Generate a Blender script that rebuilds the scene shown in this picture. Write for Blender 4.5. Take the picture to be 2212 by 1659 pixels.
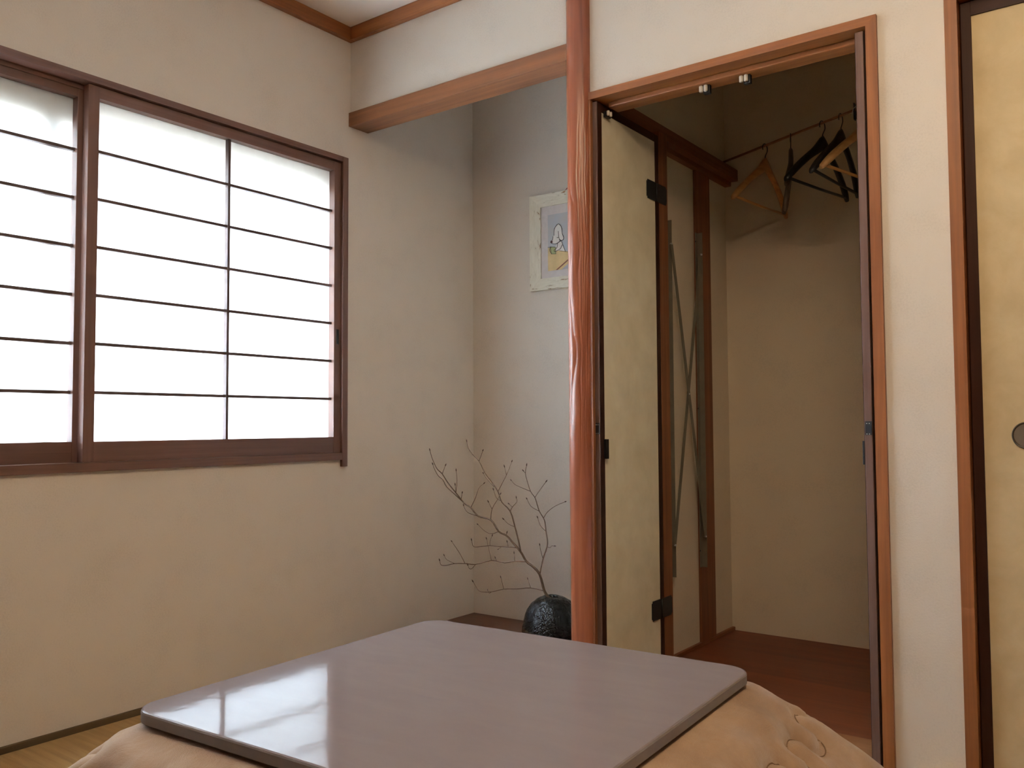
import bpy, bmesh, math, random
from mathutils import Vector, Matrix, noise

for o in list(bpy.data.objects):
    bpy.data.objects.remove(o, do_unlink=True)
scene = bpy.context.scene
COL = scene.collection
random.seed(7)

# ------------------------------------------------------------------ camera
def look(yaw, pit, rol):
    f = Vector((-math.sin(yaw) * math.cos(pit), math.cos(yaw) * math.cos(pit), math.sin(pit)))
    r = Vector((math.cos(yaw), math.sin(yaw), 0))
    u = r.cross(f)
    r2 = math.cos(rol) * r + math.sin(rol) * u
    u2 = -math.sin(rol) * r + math.cos(rol) * u
    m = Matrix((r2, u2, -f)).transposed()
    return m.to_4x4()

cam_d = bpy.data.cameras.new('camera')
cam = bpy.data.objects.new('camera', cam_d)
COL.objects.link(cam)
cam.matrix_world = Matrix.Translation((2.425, -2.2317, 0.8424)) @ look(0.641, 0.0469, -0.0053)
cam_d.sensor_fit = 'HORIZONTAL'
cam_d.sensor_width = 36.0
cam_d.lens = 36.0 * 1867.3 / 2212.0
cam_d.clip_start = 0.02
scene.camera = cam

# ------------------------------------------------------------------ sky and exposure
world = bpy.data.worlds.new('overcast_sky')
scene.world = world
world.use_nodes = True
bg = world.node_tree.nodes['Background']
bg.inputs['Color'].default_value = (0.74, 0.92, 1.16, 1)
bg.inputs['Strength'].default_value = 112.0
scene.view_settings.view_transform = 'Standard'
scene.view_settings.look = 'None'
scene.view_settings.gamma = 1.0
scene.view_settings.use_curve_mapping = False
scene.view_settings.exposure = 0.44
scene.cycles.use_light_tree = False
scene.cycles.max_bounces = 10
scene.cycles.diffuse_bounces = 6
scene.cycles.glossy_bounces = 5
scene.cycles.transmission_bounces = 6
scene.cycles.sample_clamp_indirect = 12.0
scene.cycles.caustics_reflective = False
scene.cycles.caustics_refractive = False

# shapes measured for the branch (world metres) and for the drawing
BRANCH=[
('main',0.006,0.0012,[(0.665, 0.35, 0.212), (0.661, 0.347, 0.223), (0.645, 0.341, 0.247), (0.634, 0.329, 0.305), (0.611, 0.321, 0.332), (0.586, 0.315, 0.349), (0.567, 0.306, 0.383), (0.536, 0.297, 0.417), (0.514, 0.29, 0.44), (0.484, 0.284, 0.453), (0.456, 0.273, 0.494), (0.404, 0.264, 0.506), (0.376, 0.255, 0.536), (0.348, 0.249, 0.553), (0.317, 0.24, 0.589), (0.287, 0.23, 0.625), (0.265, 0.222, 0.659), (0.243, 0.217, 0.678), (0.227, 0.209, 0.715), (0.222, 0.202, 0.745)]),
('a',0.0018,0.0009,[(0.348, 0.249, 0.553), (0.323, 0.229, 0.583), (0.298, 0.21, 0.612), (0.291, 0.196, 0.639), (0.277, 0.186, 0.654), (0.27, 0.172, 0.681), (0.27, 0.165, 0.695)]),
('b2',0.003,0.0011,[(0.567, 0.306, 0.383), (0.559, 0.302, 0.428), (0.548, 0.298, 0.472), (0.531, 0.292, 0.528), (0.496, 0.288, 0.56), (0.481, 0.284, 0.598), (0.459, 0.281, 0.628), (0.426, 0.276, 0.666), (0.403, 0.272, 0.707), (0.373, 0.269, 0.733), (0.356, 0.266, 0.755), (0.351, 0.264, 0.778)]),
('twig',0.0013,0.0009,[(0.403, 0.272, 0.707), (0.432, 0.257, 0.745)]),
('twig',0.0015,0.0009,[(0.481, 0.284, 0.598), (0.545, 0.252, 0.661), (0.587, 0.227, 0.71)]),
('twig',0.0011,0.0008,[(0.545, 0.252, 0.661), (0.539, 0.249, 0.689)]),
('twig',0.0012,0.0008,[(0.464, 0.283, 0.614), (0.411, 0.303, 0.645), (0.393, 0.311, 0.659)]),
('twig',0.0014,0.0009,[(0.531, 0.292, 0.528), (0.536, 0.298, 0.543), (0.551, 0.306, 0.562), (0.546, 0.31, 0.574)]),
('twig',0.001,0.0008,[(0.536, 0.298, 0.543), (0.52, 0.302, 0.552)]),
('twig',0.0012,0.0008,[(0.548, 0.298, 0.472), (0.524, 0.29, 0.482), (0.51, 0.283, 0.497)]),
('twig',0.0012,0.0008,[(0.496, 0.288, 0.563), (0.471, 0.289, 0.573), (0.457, 0.29, 0.601)]),
('twig',0.0014,0.0009,[(0.456, 0.273, 0.494), (0.469, 0.264, 0.535), (0.504, 0.253, 0.573), (0.519, 0.248, 0.591)]),
('twig',0.0011,0.0008,[(0.469, 0.264, 0.535), (0.462, 0.254, 0.559)]),
('b3',0.0028,0.0011,[(0.634, 0.329, 0.305), (0.645, 0.335, 0.361), (0.658, 0.341, 0.405), (0.657, 0.344, 0.431), (0.65, 0.347, 0.458), (0.644, 0.35, 0.488), (0.636, 0.352, 0.504), (0.615, 0.356, 0.528), (0.601, 0.359, 0.558), (0.592, 0.361, 0.576), (0.571, 0.364, 0.597), (0.553, 0.369, 0.632), (0.542, 0.372, 0.662), (0.545, 0.375, 0.689)]),
('twig',0.0014,0.0009,[(0.636, 0.352, 0.504), (0.66, 0.344, 0.529), (0.702, 0.332, 0.553), (0.748, 0.321, 0.57)]),
('twig',0.0013,0.0009,[(0.615, 0.356, 0.528), (0.568, 0.371, 0.541), (0.539, 0.386, 0.565)]),
('twig',0.0013,0.0009,[(0.592, 0.361, 0.576), (0.606, 0.373, 0.602), (0.623, 0.386, 0.631)]),
('twig',0.0014,0.0009,[(0.571, 0.364, 0.597), (0.52, 0.377, 0.608), (0.483, 0.386, 0.618), (0.463, 0.392, 0.631)]),
('twig',0.0012,0.0008,[(0.65, 0.347, 0.458), (0.619, 0.357, 0.476), (0.601, 0.366, 0.501)]),
('twig',0.0012,0.0008,[(0.645, 0.335, 0.361), (0.642, 0.327, 0.385), (0.643, 0.318, 0.41)]),
('twig',0.001,0.0008,[(0.66, 0.341, 0.404), (0.674, 0.338, 0.403), (0.68, 0.337, 0.41), (0.692, 0.335, 0.411)]),
('twig',0.001,0.0008,[(0.542, 0.372, 0.662), (0.534, 0.373, 0.669)]),
('b4',0.0022,0.001,[(0.586, 0.315, 0.349), (0.544, 0.301, 0.348), (0.506, 0.289, 0.341), (0.458, 0.273, 0.347), (0.399, 0.254, 0.33), (0.359, 0.241, 0.331), (0.319, 0.229, 0.329), (0.289, 0.219, 0.321), (0.267, 0.213, 0.321), (0.265, 0.208, 0.336)]),
('twig',0.0013,0.0008,[(0.359, 0.241, 0.331), (0.321, 0.257, 0.362), (0.265, 0.278, 0.399)]),
('twig',0.0012,0.0008,[(0.319, 0.229, 0.329), (0.269, 0.243, 0.337), (0.252, 0.249, 0.349)]),
('twig',0.0012,0.0008,[(0.458, 0.273, 0.347), (0.462, 0.253, 0.393), (0.465, 0.237, 0.428)]),
('twig',0.0011,0.0008,[(0.544, 0.301, 0.348), (0.539, 0.304, 0.374)]),
('twig',0.001,0.0008,[(0.476, 0.281, 0.346), (0.47, 0.283, 0.354)]),
('twig',0.0011,0.0008,[(0.399, 0.254, 0.33), (0.38, 0.254, 0.312), (0.368, 0.254, 0.313), (0.363, 0.254, 0.322)]),
('b5',0.0018,0.0009,[(0.556, 0.302, 0.397), (0.51, 0.308, 0.396), (0.463, 0.314, 0.393), (0.415, 0.32, 0.392), (0.366, 0.326, 0.384), (0.327, 0.331, 0.38), (0.314, 0.336, 0.401)]),
('twig',0.0012,0.0008,[(0.415, 0.32, 0.392), (0.415, 0.32, 0.408), (0.425, 0.319, 0.427)]),
('twig',0.0011,0.0008,[(0.51, 0.308, 0.396), (0.511, 0.3, 0.413)]),
('twig',0.0011,0.0008,[(0.473, 0.312, 0.392), (0.457, 0.318, 0.384)]),
('b6',0.002,0.0009,[(0.645, 0.341, 0.247), (0.595, 0.327, 0.254), (0.549, 0.314, 0.248), (0.494, 0.3, 0.243), (0.446, 0.287, 0.23), (0.405, 0.276, 0.228), (0.391, 0.271, 0.241), (0.38, 0.264, 0.262)]),
('twig',0.0012,0.0008,[(0.494, 0.3, 0.243), (0.48, 0.302, 0.281)]),
('twig',0.0012,0.0008,[(0.595, 0.327, 0.254), (0.589, 0.32, 0.284)]),
('twig',0.0011,0.0008,[(0.446, 0.287, 0.23), (0.434, 0.291, 0.223), (0.426, 0.295, 0.23)]),
('twig',0.0014,0.0009,[(0.376, 0.255, 0.536), (0.396, 0.258, 0.572), (0.41, 0.261, 0.608), (0.43, 0.263, 0.625)]),
('twig',0.0013,0.0008,[(0.404, 0.264, 0.506), (0.348, 0.278, 0.512), (0.322, 0.287, 0.525), (0.311, 0.293, 0.536)]),
('twig',0.0013,0.0008,[(0.484, 0.284, 0.453), (0.441, 0.295, 0.44), (0.402, 0.305, 0.447), (0.36, 0.318, 0.466)]),
('twig',0.001,0.0008,[(0.514, 0.29, 0.44), (0.516, 0.29, 0.447)]),
('twig',0.0012,0.0008,[(0.317, 0.24, 0.589), (0.316, 0.237, 0.616)]),
('twig',0.0013,0.0008,[(0.317, 0.24, 0.589), (0.318, 0.245, 0.635), (0.312, 0.248, 0.669)]),
('twig',0.0012,0.0008,[(0.265, 0.222, 0.659), (0.282, 0.22, 0.689)]),
('twig',0.0011,0.0008,[(0.337, 0.247, 0.568), (0.348, 0.239, 0.588)]),
]
# [0.222 0.165 0.212] [0.748 0.392 0.778]
ART={
'wash': [(0.413, 1.714), (0.514, 1.712), (0.513, 1.549), (0.411, 1.578)] ,
'table': [(0.411, 1.578), (0.513, 1.549), (0.512, 1.477), (0.414, 1.482)] ,
'head': [(0.443, 1.624), (0.444, 1.645), (0.45, 1.659), (0.465, 1.67), (0.478, 1.659), (0.483, 1.642), (0.484, 1.628), (0.491, 1.612), (0.489, 1.601), (0.479, 1.599), (0.47, 1.605), (0.472, 1.597), (0.458, 1.59), (0.448, 1.589), (0.435, 1.592), (0.428, 1.599), (0.436, 1.608), (0.439, 1.621)] ,
'ear': [(0.465, 1.64), (0.467, 1.615), (0.475, 1.601), (0.486, 1.6), (0.491, 1.609), (0.484, 1.628), (0.483, 1.648)] ,
'eye': [(0.458, 1.615), (0.462, 1.613), (0.467, 1.615)] ,
'face': [(0.443, 1.63), (0.437, 1.62), (0.437, 1.611)] ,
'nose': [(0.431, 1.599)] ,
'body': [(0.479, 1.599), (0.499, 1.552), (0.468, 1.559), (0.447, 1.558), (0.444, 1.563), (0.449, 1.577), (0.461, 1.59)] ,
'arm': [(0.484, 1.581), (0.475, 1.566), (0.461, 1.56), (0.447, 1.557), (0.444, 1.563), (0.458, 1.573), (0.461, 1.59)] ,
'collar': [(0.458, 1.589), (0.47, 1.595), (0.481, 1.599)] ,
'back': [(0.48, 1.598), (0.489, 1.575), (0.499, 1.551)] ,
'edge': [[(0.411, 1.579), (0.423, 1.577)], [(0.468, 1.558), (0.512, 1.547)]],
'cup': [(0.423, 1.58), (0.451, 1.575), (0.452, 1.546), (0.43, 1.549)] ,
'cuph': [(0.43, 1.577), (0.421, 1.569), (0.425, 1.557), (0.433, 1.548)] ,
'stripe': [(0.512, 1.517), (0.512, 1.512), (0.46, 1.48), (0.45, 1.481)] ,
'grey': [(0.512, 1.507), (0.512, 1.477), (0.481, 1.479)] ,
}

# ------------------------------------------------------------------ helpers
def srgb(r, g, b):
    def c(v):
        v /= 255.0
        return v / 12.92 if v <= 0.04045 else ((v + 0.055) / 1.055) ** 2.4
    return (c(r), c(g), c(b), 1.0)

def new_mat(name):
    m = bpy.data.materials.new(name)
    m.use_nodes = True
    nt = m.node_tree
    b = nt.nodes['Principled BSDF']
    return m, nt, b

def ramp(nt, fac, stops):
    n = nt.nodes.new('ShaderNodeValToRGB')
    el = n.color_ramp.elements
    el[0].position, el[0].color = stops[0]
    el[1].position, el[1].color = stops[-1]
    for p, c in stops[1:-1]:
        e = el.new(p)
        e.color = c
    nt.links.new(fac, n.inputs['Fac'])
    return n.outputs['Color']

def tex_coord(nt, scale=(1, 1, 1), rot=(0, 0, 0)):
    tc = nt.nodes.new('ShaderNodeTexCoord')
    mp = nt.nodes.new('ShaderNodeMapping')
    mp.inputs['Scale'].default_value = scale
    mp.inputs['Rotation'].default_value = rot
    nt.links.new(tc.outputs['Object'], mp.inputs['Vector'])
    return mp.outputs['Vector']

def nz(nt, vec, scale, detail=4, rough=0.55, dist=0.0):
    n = nt.nodes.new('ShaderNodeTexNoise')
    n.inputs['Scale'].default_value = scale
    n.inputs['Detail'].default_value = detail
    n.inputs['Roughness'].default_value = rough
    n.inputs['Distortion'].default_value = dist
    nt.links.new(vec, n.inputs['Vector'])
    return n.outputs['Fac']

def bump(nt, b, h, strength, dist=0.01):
    n = nt.nodes.new('ShaderNodeBump')
    n.inputs['Strength'].default_value = strength
    n.inputs['Distance'].default_value = dist
    nt.links.new(h, n.inputs['Height'])
    nt.links.new(n.outputs['Normal'], b.inputs['Normal'])

def mul(c, k):
    return (min(1, c[0] * k), min(1, c[1] * k), min(1, c[2] * k), 1)

def wall_mat(name, col, fleck=0.025, rough=0.85):
    m, nt, b = new_mat(name)
    v = tex_coord(nt)
    a = nz(nt, v, 7, 2, 0.6)
    f = nz(nt, v, 210, 2, 0.6)
    ad = nt.nodes.new('ShaderNodeMath'); ad.operation = 'ADD'
    nt.links.new(a, ad.inputs[0]); nt.links.new(f, ad.inputs[1])
    nt.links.new(ramp(nt, ad.outputs[0], [(0.62, mul(col, 1 - fleck * 2)), (1.38, mul(col, 1 + fleck * 1.6))]), b.inputs['Base Color'])
    b.inputs['Roughness'].default_value = rough
    b.inputs['Specular IOR Level'].default_value = 0.25
    bump(nt, b, f, 0.15, 0.0025)
    return m

def wood_mat(name, dark, light, axis='Z', rough=0.42, scale=1.0, grain=0.25, spec=0.4, lift=1.0):
    m, nt, b = new_mat(name)
    s = {'X': (1.2, 38, 38), 'Y': (38, 1.2, 38), 'Z': (38, 38, 1.2)}[axis]
    v = tex_coord(nt, tuple(k * scale for k in s))
    a = nz(nt, v, 1.0, 6, 0.6, 0.6)
    v2 = tex_coord(nt, tuple(k * 4 * scale for k in s))
    f = nz(nt, v2, 1.0, 2, 0.5)
    mx = nt.nodes.new('ShaderNodeMath'); mx.operation = 'MULTIPLY_ADD'
    nt.links.new(f, mx.inputs[0]); mx.inputs[1].default_value = grain
    nt.links.new(a, mx.inputs[2])
    sb = nt.nodes.new('ShaderNodeMath'); sb.operation = 'SUBTRACT'
    nt.links.new(mx.outputs[0], sb.inputs[0]); sb.inputs[1].default_value = grain * 0.5
    nt.links.new(ramp(nt, sb.outputs[0], [(0.28, dark), (0.72, light)]), b.inputs['Base Color'])
    b.inputs['Roughness'].default_value = rough
    b.inputs['Specular IOR Level'].default_value = spec
    bump(nt, b, f, 0.08, 0.001)
    return m

def plain(name, col, rough=0.5, metal=0.0, spec=0.5, var=0.06, sc=40):
    m, nt, b = new_mat(name)
    v = tex_coord(nt)
    a = nz(nt, v, sc, 3)
    nt.links.new(ramp(nt, a, [(0.3, mul(col, 1 - var)), (0.7, mul(col, 1 + var))]), b.inputs['Base Color'])
    b.inputs['Roughness'].default_value = rough
    b.inputs['Metallic'].default_value = metal
    b.inputs['Specular IOR Level'].default_value = spec
    return m

# --- palette
M = {}
M['wall'] = wall_mat('cream_wallpaper', srgb(207, 199, 189))
M['closet_wall'] = wall_mat('closet_wallpaper', srgb(206, 190, 166))
M['ceiling'] = wall_mat('ceiling_paper', srgb(246, 244, 240), 0.015)
for ax in 'XYZ':
    M['case' + ax] = wood_mat('casing_wood_' + ax, srgb(110, 62, 31), srgb(148, 91, 48), ax)
    M['dark' + ax] = wood_mat('window_wood_' + ax, srgb(84, 53, 41), srgb(110, 74, 58), ax, 0.42, spec=0.6)
    M['beam' + ax] = wood_mat('alcove_beam_wood_' + ax, srgb(100, 61, 38), srgb(134, 86, 54), ax, 0.45)
    M['leaf' + ax] = wood_mat('door_frame_wood_' + ax, srgb(86, 62, 52), srgb(112, 86, 74), ax, 0.5, spec=0.3)
    M['lacq' + ax] = wood_mat('door_lacquer_' + ax, srgb(44, 24, 16), srgb(60, 33, 22), ax, 0.5, spec=0.15)
    M['clos' + ax] = wood_mat('closet_timber_' + ax, srgb(100, 56, 30), srgb(130, 78, 44), ax, 0.6)
M['muntin'] = plain('muntin_wood', srgb(74, 56, 50), 0.6, var=0.12)
M['cfloor'] = wood_mat('closet_floor_wood', srgb(92, 42, 22), srgb(118, 60, 34), 'X', 0.5, 0.5)
M['afloor'] = wood_mat('alcove_floor_wood', srgb(74, 38, 24), srgb(100, 56, 36), 'X', 0.4, 0.5)
M['thresh'] = wood_mat('threshold_wood', srgb(116, 76, 46), srgb(148, 104, 68), 'X', 0.5, 0.6)
M['strip'] = wood_mat('floor_edge_wood', srgb(72, 56, 36), srgb(96, 76, 50), 'Y', 0.7)
M['black'] = plain('black_metal', srgb(20, 20, 22), 0.45, 0.0, 0.5)
M['steel'] = plain('steel', srgb(190, 188, 182), 0.3, 0.8)
M['zinc'] = plain('grey_zinc', srgb(112, 102, 86), 0.55, 0.15)
M['white'] = plain('white_roller', srgb(210, 204, 194), 0.4)
M['hook'] = plain('dark_hook_wire', srgb(60, 50, 40), 0.35, 0.8)
M['hang_l'] = wood_mat('pale_hanger_wood', srgb(176, 120, 66), srgb(206, 152, 92), 'X', 0.4)
M['hang_d'] = plain('black_hanger_lacquer', srgb(26, 23, 22), 0.4)
M['hang_g'] = plain('grey_brown_hanger', srgb(96, 80, 66), 0.45)
M['rod'] = wood_mat('rod_wood', srgb(120, 78, 44), srgb(146, 100, 60), 'X', 0.6)
M['twig'] = plain('twig_bark', srgb(92, 72, 56), 0.75, 0, 0.3, 0.2, 90)
M['bud'] = plain('bud_scale', srgb(74, 50, 40), 0.6)
M['pull'] = plain('bronze_pull', srgb(112, 100, 82), 0.45, 0.3)
M['pullrim'] = plain('bronze_rim', srgb(74, 66, 54), 0.4, 0.4)
M['plank'] = M['cfloor']

def fusuma(name, c0, c1, c2):
    m, nt, b = new_mat(name)
    v = tex_coord(nt)
    a = nz(nt, v, 7, 6, 0.62, 0.3)
    c = ramp(nt, a, [(0.25, c0), (0.5, c1), (0.75, c2)])
    nt.links.new(c, b.inputs['Base Color'])
    b.inputs['Roughness'].default_value = 0.75
    b.inputs['Specular IOR Level'].default_value = 0.3
    bump(nt, b, nz(nt, v, 120, 3), 0.06, 0.002)
    return m
M['fusuma'] = fusuma('mottled_door_paper', srgb(180, 160, 122), srgb(194, 174, 136), srgb(206, 188, 152))
M['leafpaper'] = fusuma('mottled_leaf_paper', srgb(204, 194, 166), srgb(216, 206, 180), srgb(226, 218, 194))

def shoji(name, lo, hi):
    m = bpy.data.materials.new(name)
    m.use_nodes = True
    nt = m.node_tree
    nt.nodes.clear()
    out = nt.nodes.new('ShaderNodeOutputMaterial')
    tr = nt.nodes.new('ShaderNodeBsdfTranslucent')
    df = nt.nodes.new('ShaderNodeBsdfDiffuse')
    v = tex_coord(nt)
    c = ramp(nt, nz(nt, v, 30, 4), [(0.3, lo), (0.7, hi)])
    nt.links.new(c, tr.inputs['Color'])
    df.inputs['Color'].default_value = (0.8, 0.8, 0.78, 1)
    mx = nt.nodes.new('ShaderNodeMixShader')
    mx.inputs[0].default_value = 0.35
    nt.links.new(tr.outputs[0], mx.inputs[1])
    nt.links.new(df.outputs[0], mx.inputs[2])
    nt.links.new(mx.outputs[0], out.inputs['Surface'])
    return m
M['shoji'] = shoji('shoji_paper', (0.86, 0.86, 0.84, 1), (0.92, 0.92, 0.90, 1))

def tatami():
    m, nt, b = new_mat('tatami_weave')
    v = tex_coord(nt, (1, 1, 1))
    w = nt.nodes.new('ShaderNodeTexWave')
    w.bands_direction = 'Y'
    w.inputs['Scale'].default_value = 95
    w.inputs['Distortion'].default_value = 1.2
    w.inputs['Detail'].default_value = 2
    nt.links.new(v, w.inputs['Vector'])
    a = nz(nt, tex_coord(nt, (3, 60, 3)), 1, 5)
    mx = nt.nodes.new('ShaderNodeMath'); mx.operation = 'MULTIPLY_ADD'
    nt.links.new(w.outputs['Fac'], mx.inputs[0]); mx.inputs[1].default_value = 0.25
    nt.links.new(a, mx.inputs[2])
    nt.links.new(ramp(nt, mx.outputs[0], [(0.3, srgb(138, 106, 62)), (0.85, srgb(176, 142, 90))]), b.inputs['Base Color'])
    b.inputs['Roughness'].default_value = 0.65
    bump(nt, b, w.outputs['Fac'], 0.35, 0.002)
    return m
M['tatami'] = tatami()
def glow():
    m, nt, b = new_mat('glowing_lamp_paper')
    c = ramp(nt, nz(nt, tex_coord(nt), 12, 3), [(0.3, (1.0, 0.78, 0.52, 1)), (0.7, (1.0, 0.82, 0.58, 1))])
    nt.links.new(c, b.inputs['Base Color'])
    nt.links.new(c, b.inputs['Emission Color'])
    b.inputs['Emission Strength'].default_value = LAMP
    b.inputs['Roughness'].default_value = 0.8
    return m
LAMP = 22.0
M['lampglow'] = glow()
M['heri'] = plain('cloth_edge_band', srgb(70, 58, 40), 0.85)

def tabletop():
    m, nt, b = new_mat('glossy_tabletop')
    v = tex_coord(nt, (6, 22, 6))
    a = nz(nt, v, 1, 5, 0.6, 0.5)
    nt.links.new(ramp(nt, a, [(0.25, srgb(117, 106, 105)), (0.75, srgb(122, 111, 109))]), b.inputs['Base Color'])
    b.inputs['Roughness'].default_value = 0.5
    b.inputs['Specular IOR Level'].default_value = 0.0
    b.inputs['Coat Weight'].default_value = 0.34
    b.inputs['Coat Roughness'].default_value = 0.06
    b.inputs['Coat IOR'].default_value = 1.40
    n = nt.nodes.new('ShaderNodeBump')
    n.inputs['Strength'].default_value = 0.045
    n.inputs['Distance'].default_value = 0.004
    nt.links.new(nz(nt, tex_coord(nt), 26, 2), n.inputs['Height'])
    nt.links.new(n.outputs['Normal'], b.inputs['Coat Normal'])
    return m
M['top'] = tabletop()
M['topside'] = plain('tabletop_edge', srgb(122, 112, 107), 0.45)
M['legwood'] = wood_mat('table_leg_wood', srgb(70, 40, 26), srgb(96, 60, 40), 'Z')

def fleece():
    m, nt, b = new_mat('beige_fleece')
    v = tex_coord(nt)
    a = nz(nt, v, 5, 5, 0.65, 0.4)
    nt.links.new(ramp(nt, a, [(0.3, srgb(142, 112, 86)), (0.5, srgb(160, 131, 104)), (0.7, srgb(176, 148, 120))]), b.inputs['Base Color'])
    b.inputs['Roughness'].default_value = 0.95
    b.inputs['Specular IOR Level'].default_value = 0.1
    b.inputs['Sheen Weight'].default_value = 0.4
    b.inputs['Sheen Roughness'].default_value = 0.5
    mx = nt.nodes.new('ShaderNodeMath'); mx.operation = 'MULTIPLY_ADD'
    nt.links.new(nz(nt, v, 22, 5, 0.7, 0.8), mx.inputs[0]); mx.inputs[1].default_value = 2.2
    nt.links.new(nz(nt, v, 420, 4, 0.7), mx.inputs[2])
    bump(nt, b, mx.outputs[0], 0.45, 0.003)
    return m
M['fleece'] = fleece()
M['seam'] = plain('stitched_seam', srgb(120, 92, 68), 0.9)

def vase_mat():
    m, nt, b = new_mat('black_glaze')
    v = tex_coord(nt)
    b.inputs['Base Color'].default_value = srgb(26, 28, 30)
    nt.links.new(ramp(nt, nz(nt, v, 30, 4), [(0.3, srgb(6, 7, 8)), (0.7, srgb(16, 17, 18))]), b.inputs['Base Color'])
    b.inputs['Roughness'].default_value = 0.16
    b.inputs['Specular IOR Level'].default_value = 0.3
    bump(nt, b, nz(nt, v, 60, 3, 0.6), 1.0, 0.008)
    return m
M['vase'] = vase_mat()

def pillar_mat():
    m, nt, b = new_mat('polished_cedar')
    a = nz(nt, tex_coord(nt, (46, 46, 1.6)), 1, 6, 0.6, 0.8)
    nt.links.new(ramp(nt, a, [(0.25, srgb(110, 56, 34)), (0.55, srgb(140, 78, 50)), (0.8, srgb(162, 100, 68))]), b.inputs['Base Color'])
    b.inputs['Roughness'].default_value = 0.29
    b.inputs['Specular IOR Level'].default_value = 0.55
    return m
M['pillar'] = pillar_mat()

def worn_paint():
    m, nt, b = new_mat('peeling_white_paint')
    a = nz(nt, tex_coord(nt, (60, 60, 14)), 1, 6, 0.7, 1.0)
    c = ramp(nt, a, [(0.31, srgb(126, 86, 52)), (0.36, srgb(150, 128, 96)), (0.39, srgb(212, 207, 190)), (0.8, srgb(232, 228, 214))])
    nt.links.new(c, b.inputs['Base Color'])
    b.inputs['Roughness'].default_value = 0.8
    bump(nt, b, a, 0.5, 0.003)
    return m
M['worn'] = worn_paint()

def worn_paint_h():
    m, nt, b = new_mat('peeling_white_paint_rails')
    a = nz(nt, tex_coord(nt, (14, 60, 60)), 1, 6, 0.7, 1.0)
    c = ramp(nt, a, [(0.31, srgb(126, 86, 52)), (0.36, srgb(150, 128, 96)), (0.39, srgb(212, 207, 190)), (0.8, srgb(232, 228, 214))])
    nt.links.new(c, b.inputs['Base Color'])
    b.inputs['Roughness'].default_value = 0.8
    bump(nt, b, a, 0.5, 0.003)
    return m
M['wornh'] = worn_paint_h()
M['mat_board'] = plain('mat_board', srgb(206, 198, 196), 0.9)

def wash():
    m, nt, b = new_mat('grey_blue_wash')
    a = nz(nt, tex_coord(nt), 16, 4)
    nt.links.new(ramp(nt, a, [(0.35, srgb(186, 184, 182)), (0.65, srgb(178, 184, 194))]), b.inputs['Base Color'])
    b.inputs['Roughness'].default_value = 0.9
    return m
M['wash'] = wash()
M['p_table'] = plain('ochre_wash', srgb(206, 180, 132), 0.9, var=0.12, sc=20)
M['p_white'] = plain('paper_white', srgb(222, 218, 214), 0.9)
M['p_ink'] = plain('ink_line', srgb(46, 40, 40), 0.9)
M['p_nose'] = plain('brown_ink', srgb(86, 50, 46), 0.9)
M['p_cup'] = plain('green_wash', srgb(160, 164, 116), 0.9)
M['p_red'] = plain('red_brown_ink', srgb(120, 74, 62), 0.9)
M['p_grey'] = plain('grey_wash', srgb(178, 178, 190), 0.9)
M['red'] = plain('red_cord', srgb(150, 40, 34), 0.7)
M['ground'] = plain('dark_soil', srgb(112, 106, 98), 0.95)
M['render_out'] = plain('exterior_render', srgb(150, 140, 126), 0.9)

def wpos(o):
    p = Vector((0, 0, 0))
    while o is not None:
        p = p + o.location
        o = o.parent
    return p

def obj(name, bm, mat, parent=None, smooth=False, local=False):
    me = bpy.data.meshes.new(name)
    bmesh.ops.recalc_face_normals(bm, faces=bm.faces[:])
    if parent is not None and not local:
        bmesh.ops.translate(bm, verts=bm.verts[:], vec=-wpos(parent))
    bm.to_mesh(me)
    bm.free()
    if smooth:
        for p in me.polygons:
            p.use_smooth = True
    if mat is not None:
        for k in (mat if isinstance(mat, (list, tuple)) else [mat]):
            me.materials.append(M[k])
    o = bpy.data.objects.new(name, me)
    COL.objects.link(o)
    if parent is not None:
        o.parent = parent
    return o

def thing(name, loc=(0, 0, 0), rotz=0.0):
    o = bpy.data.objects.new(name, None)
    o.empty_display_size = 0.05
    COL.objects.link(o)
    o.location = loc
    o.rotation_euler = (0, 0, rotz)
    return o

def tag(o, label, cat=None, group=None, kind=None):
    o['label'] = label
    if cat:
        o['category'] = cat
    if group:
        o['group'] = group
    if kind:
        o['kind'] = kind
    return o

def bx(bm, x, y, z, bev=0.0):
    ps = [(x[i], y[j], z[k]) for k in (0, 1) for j in (0, 1) for i in (0, 1)]
    v = [bm.verts.new(p) for p in ps]
    fs = [bm.faces.new([v[i] for i in q]) for q in ((0, 2, 3, 1), (4, 5, 7, 6), (0, 1, 5, 4), (2, 6, 7, 3), (0, 4, 6, 2), (1, 3, 7, 5))]
    if bev > 0:
        es = list({e for f in fs for e in f.edges})
        bmesh.ops.bevel(bm, geom=es, offset=bev, segments=2, affect='EDGES', profile=0.6)

def box(name, x, y, z, mat, parent=None, bev=0.0):
    bm = bmesh.new()
    bx(bm, x, y, z, bev)
    return obj(name, bm, mat, parent)

def ring_loft(bm, rings, cap0=True, cap1=True, closed=True):
    vs = [[bm.verts.new(p) for p in r] for r in rings]
    n = len(rings[0])
    for a, b in zip(vs[:-1], vs[1:]):
        for i in range(n if closed else n - 1):
            j = (i + 1) % n
            bm.faces.new((a[i], a[j], b[j], b[i]))
    if cap0:
        bm.faces.new(vs[0][::-1])
    if cap1:
        bm.faces.new(vs[-1])
    return vs

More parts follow.
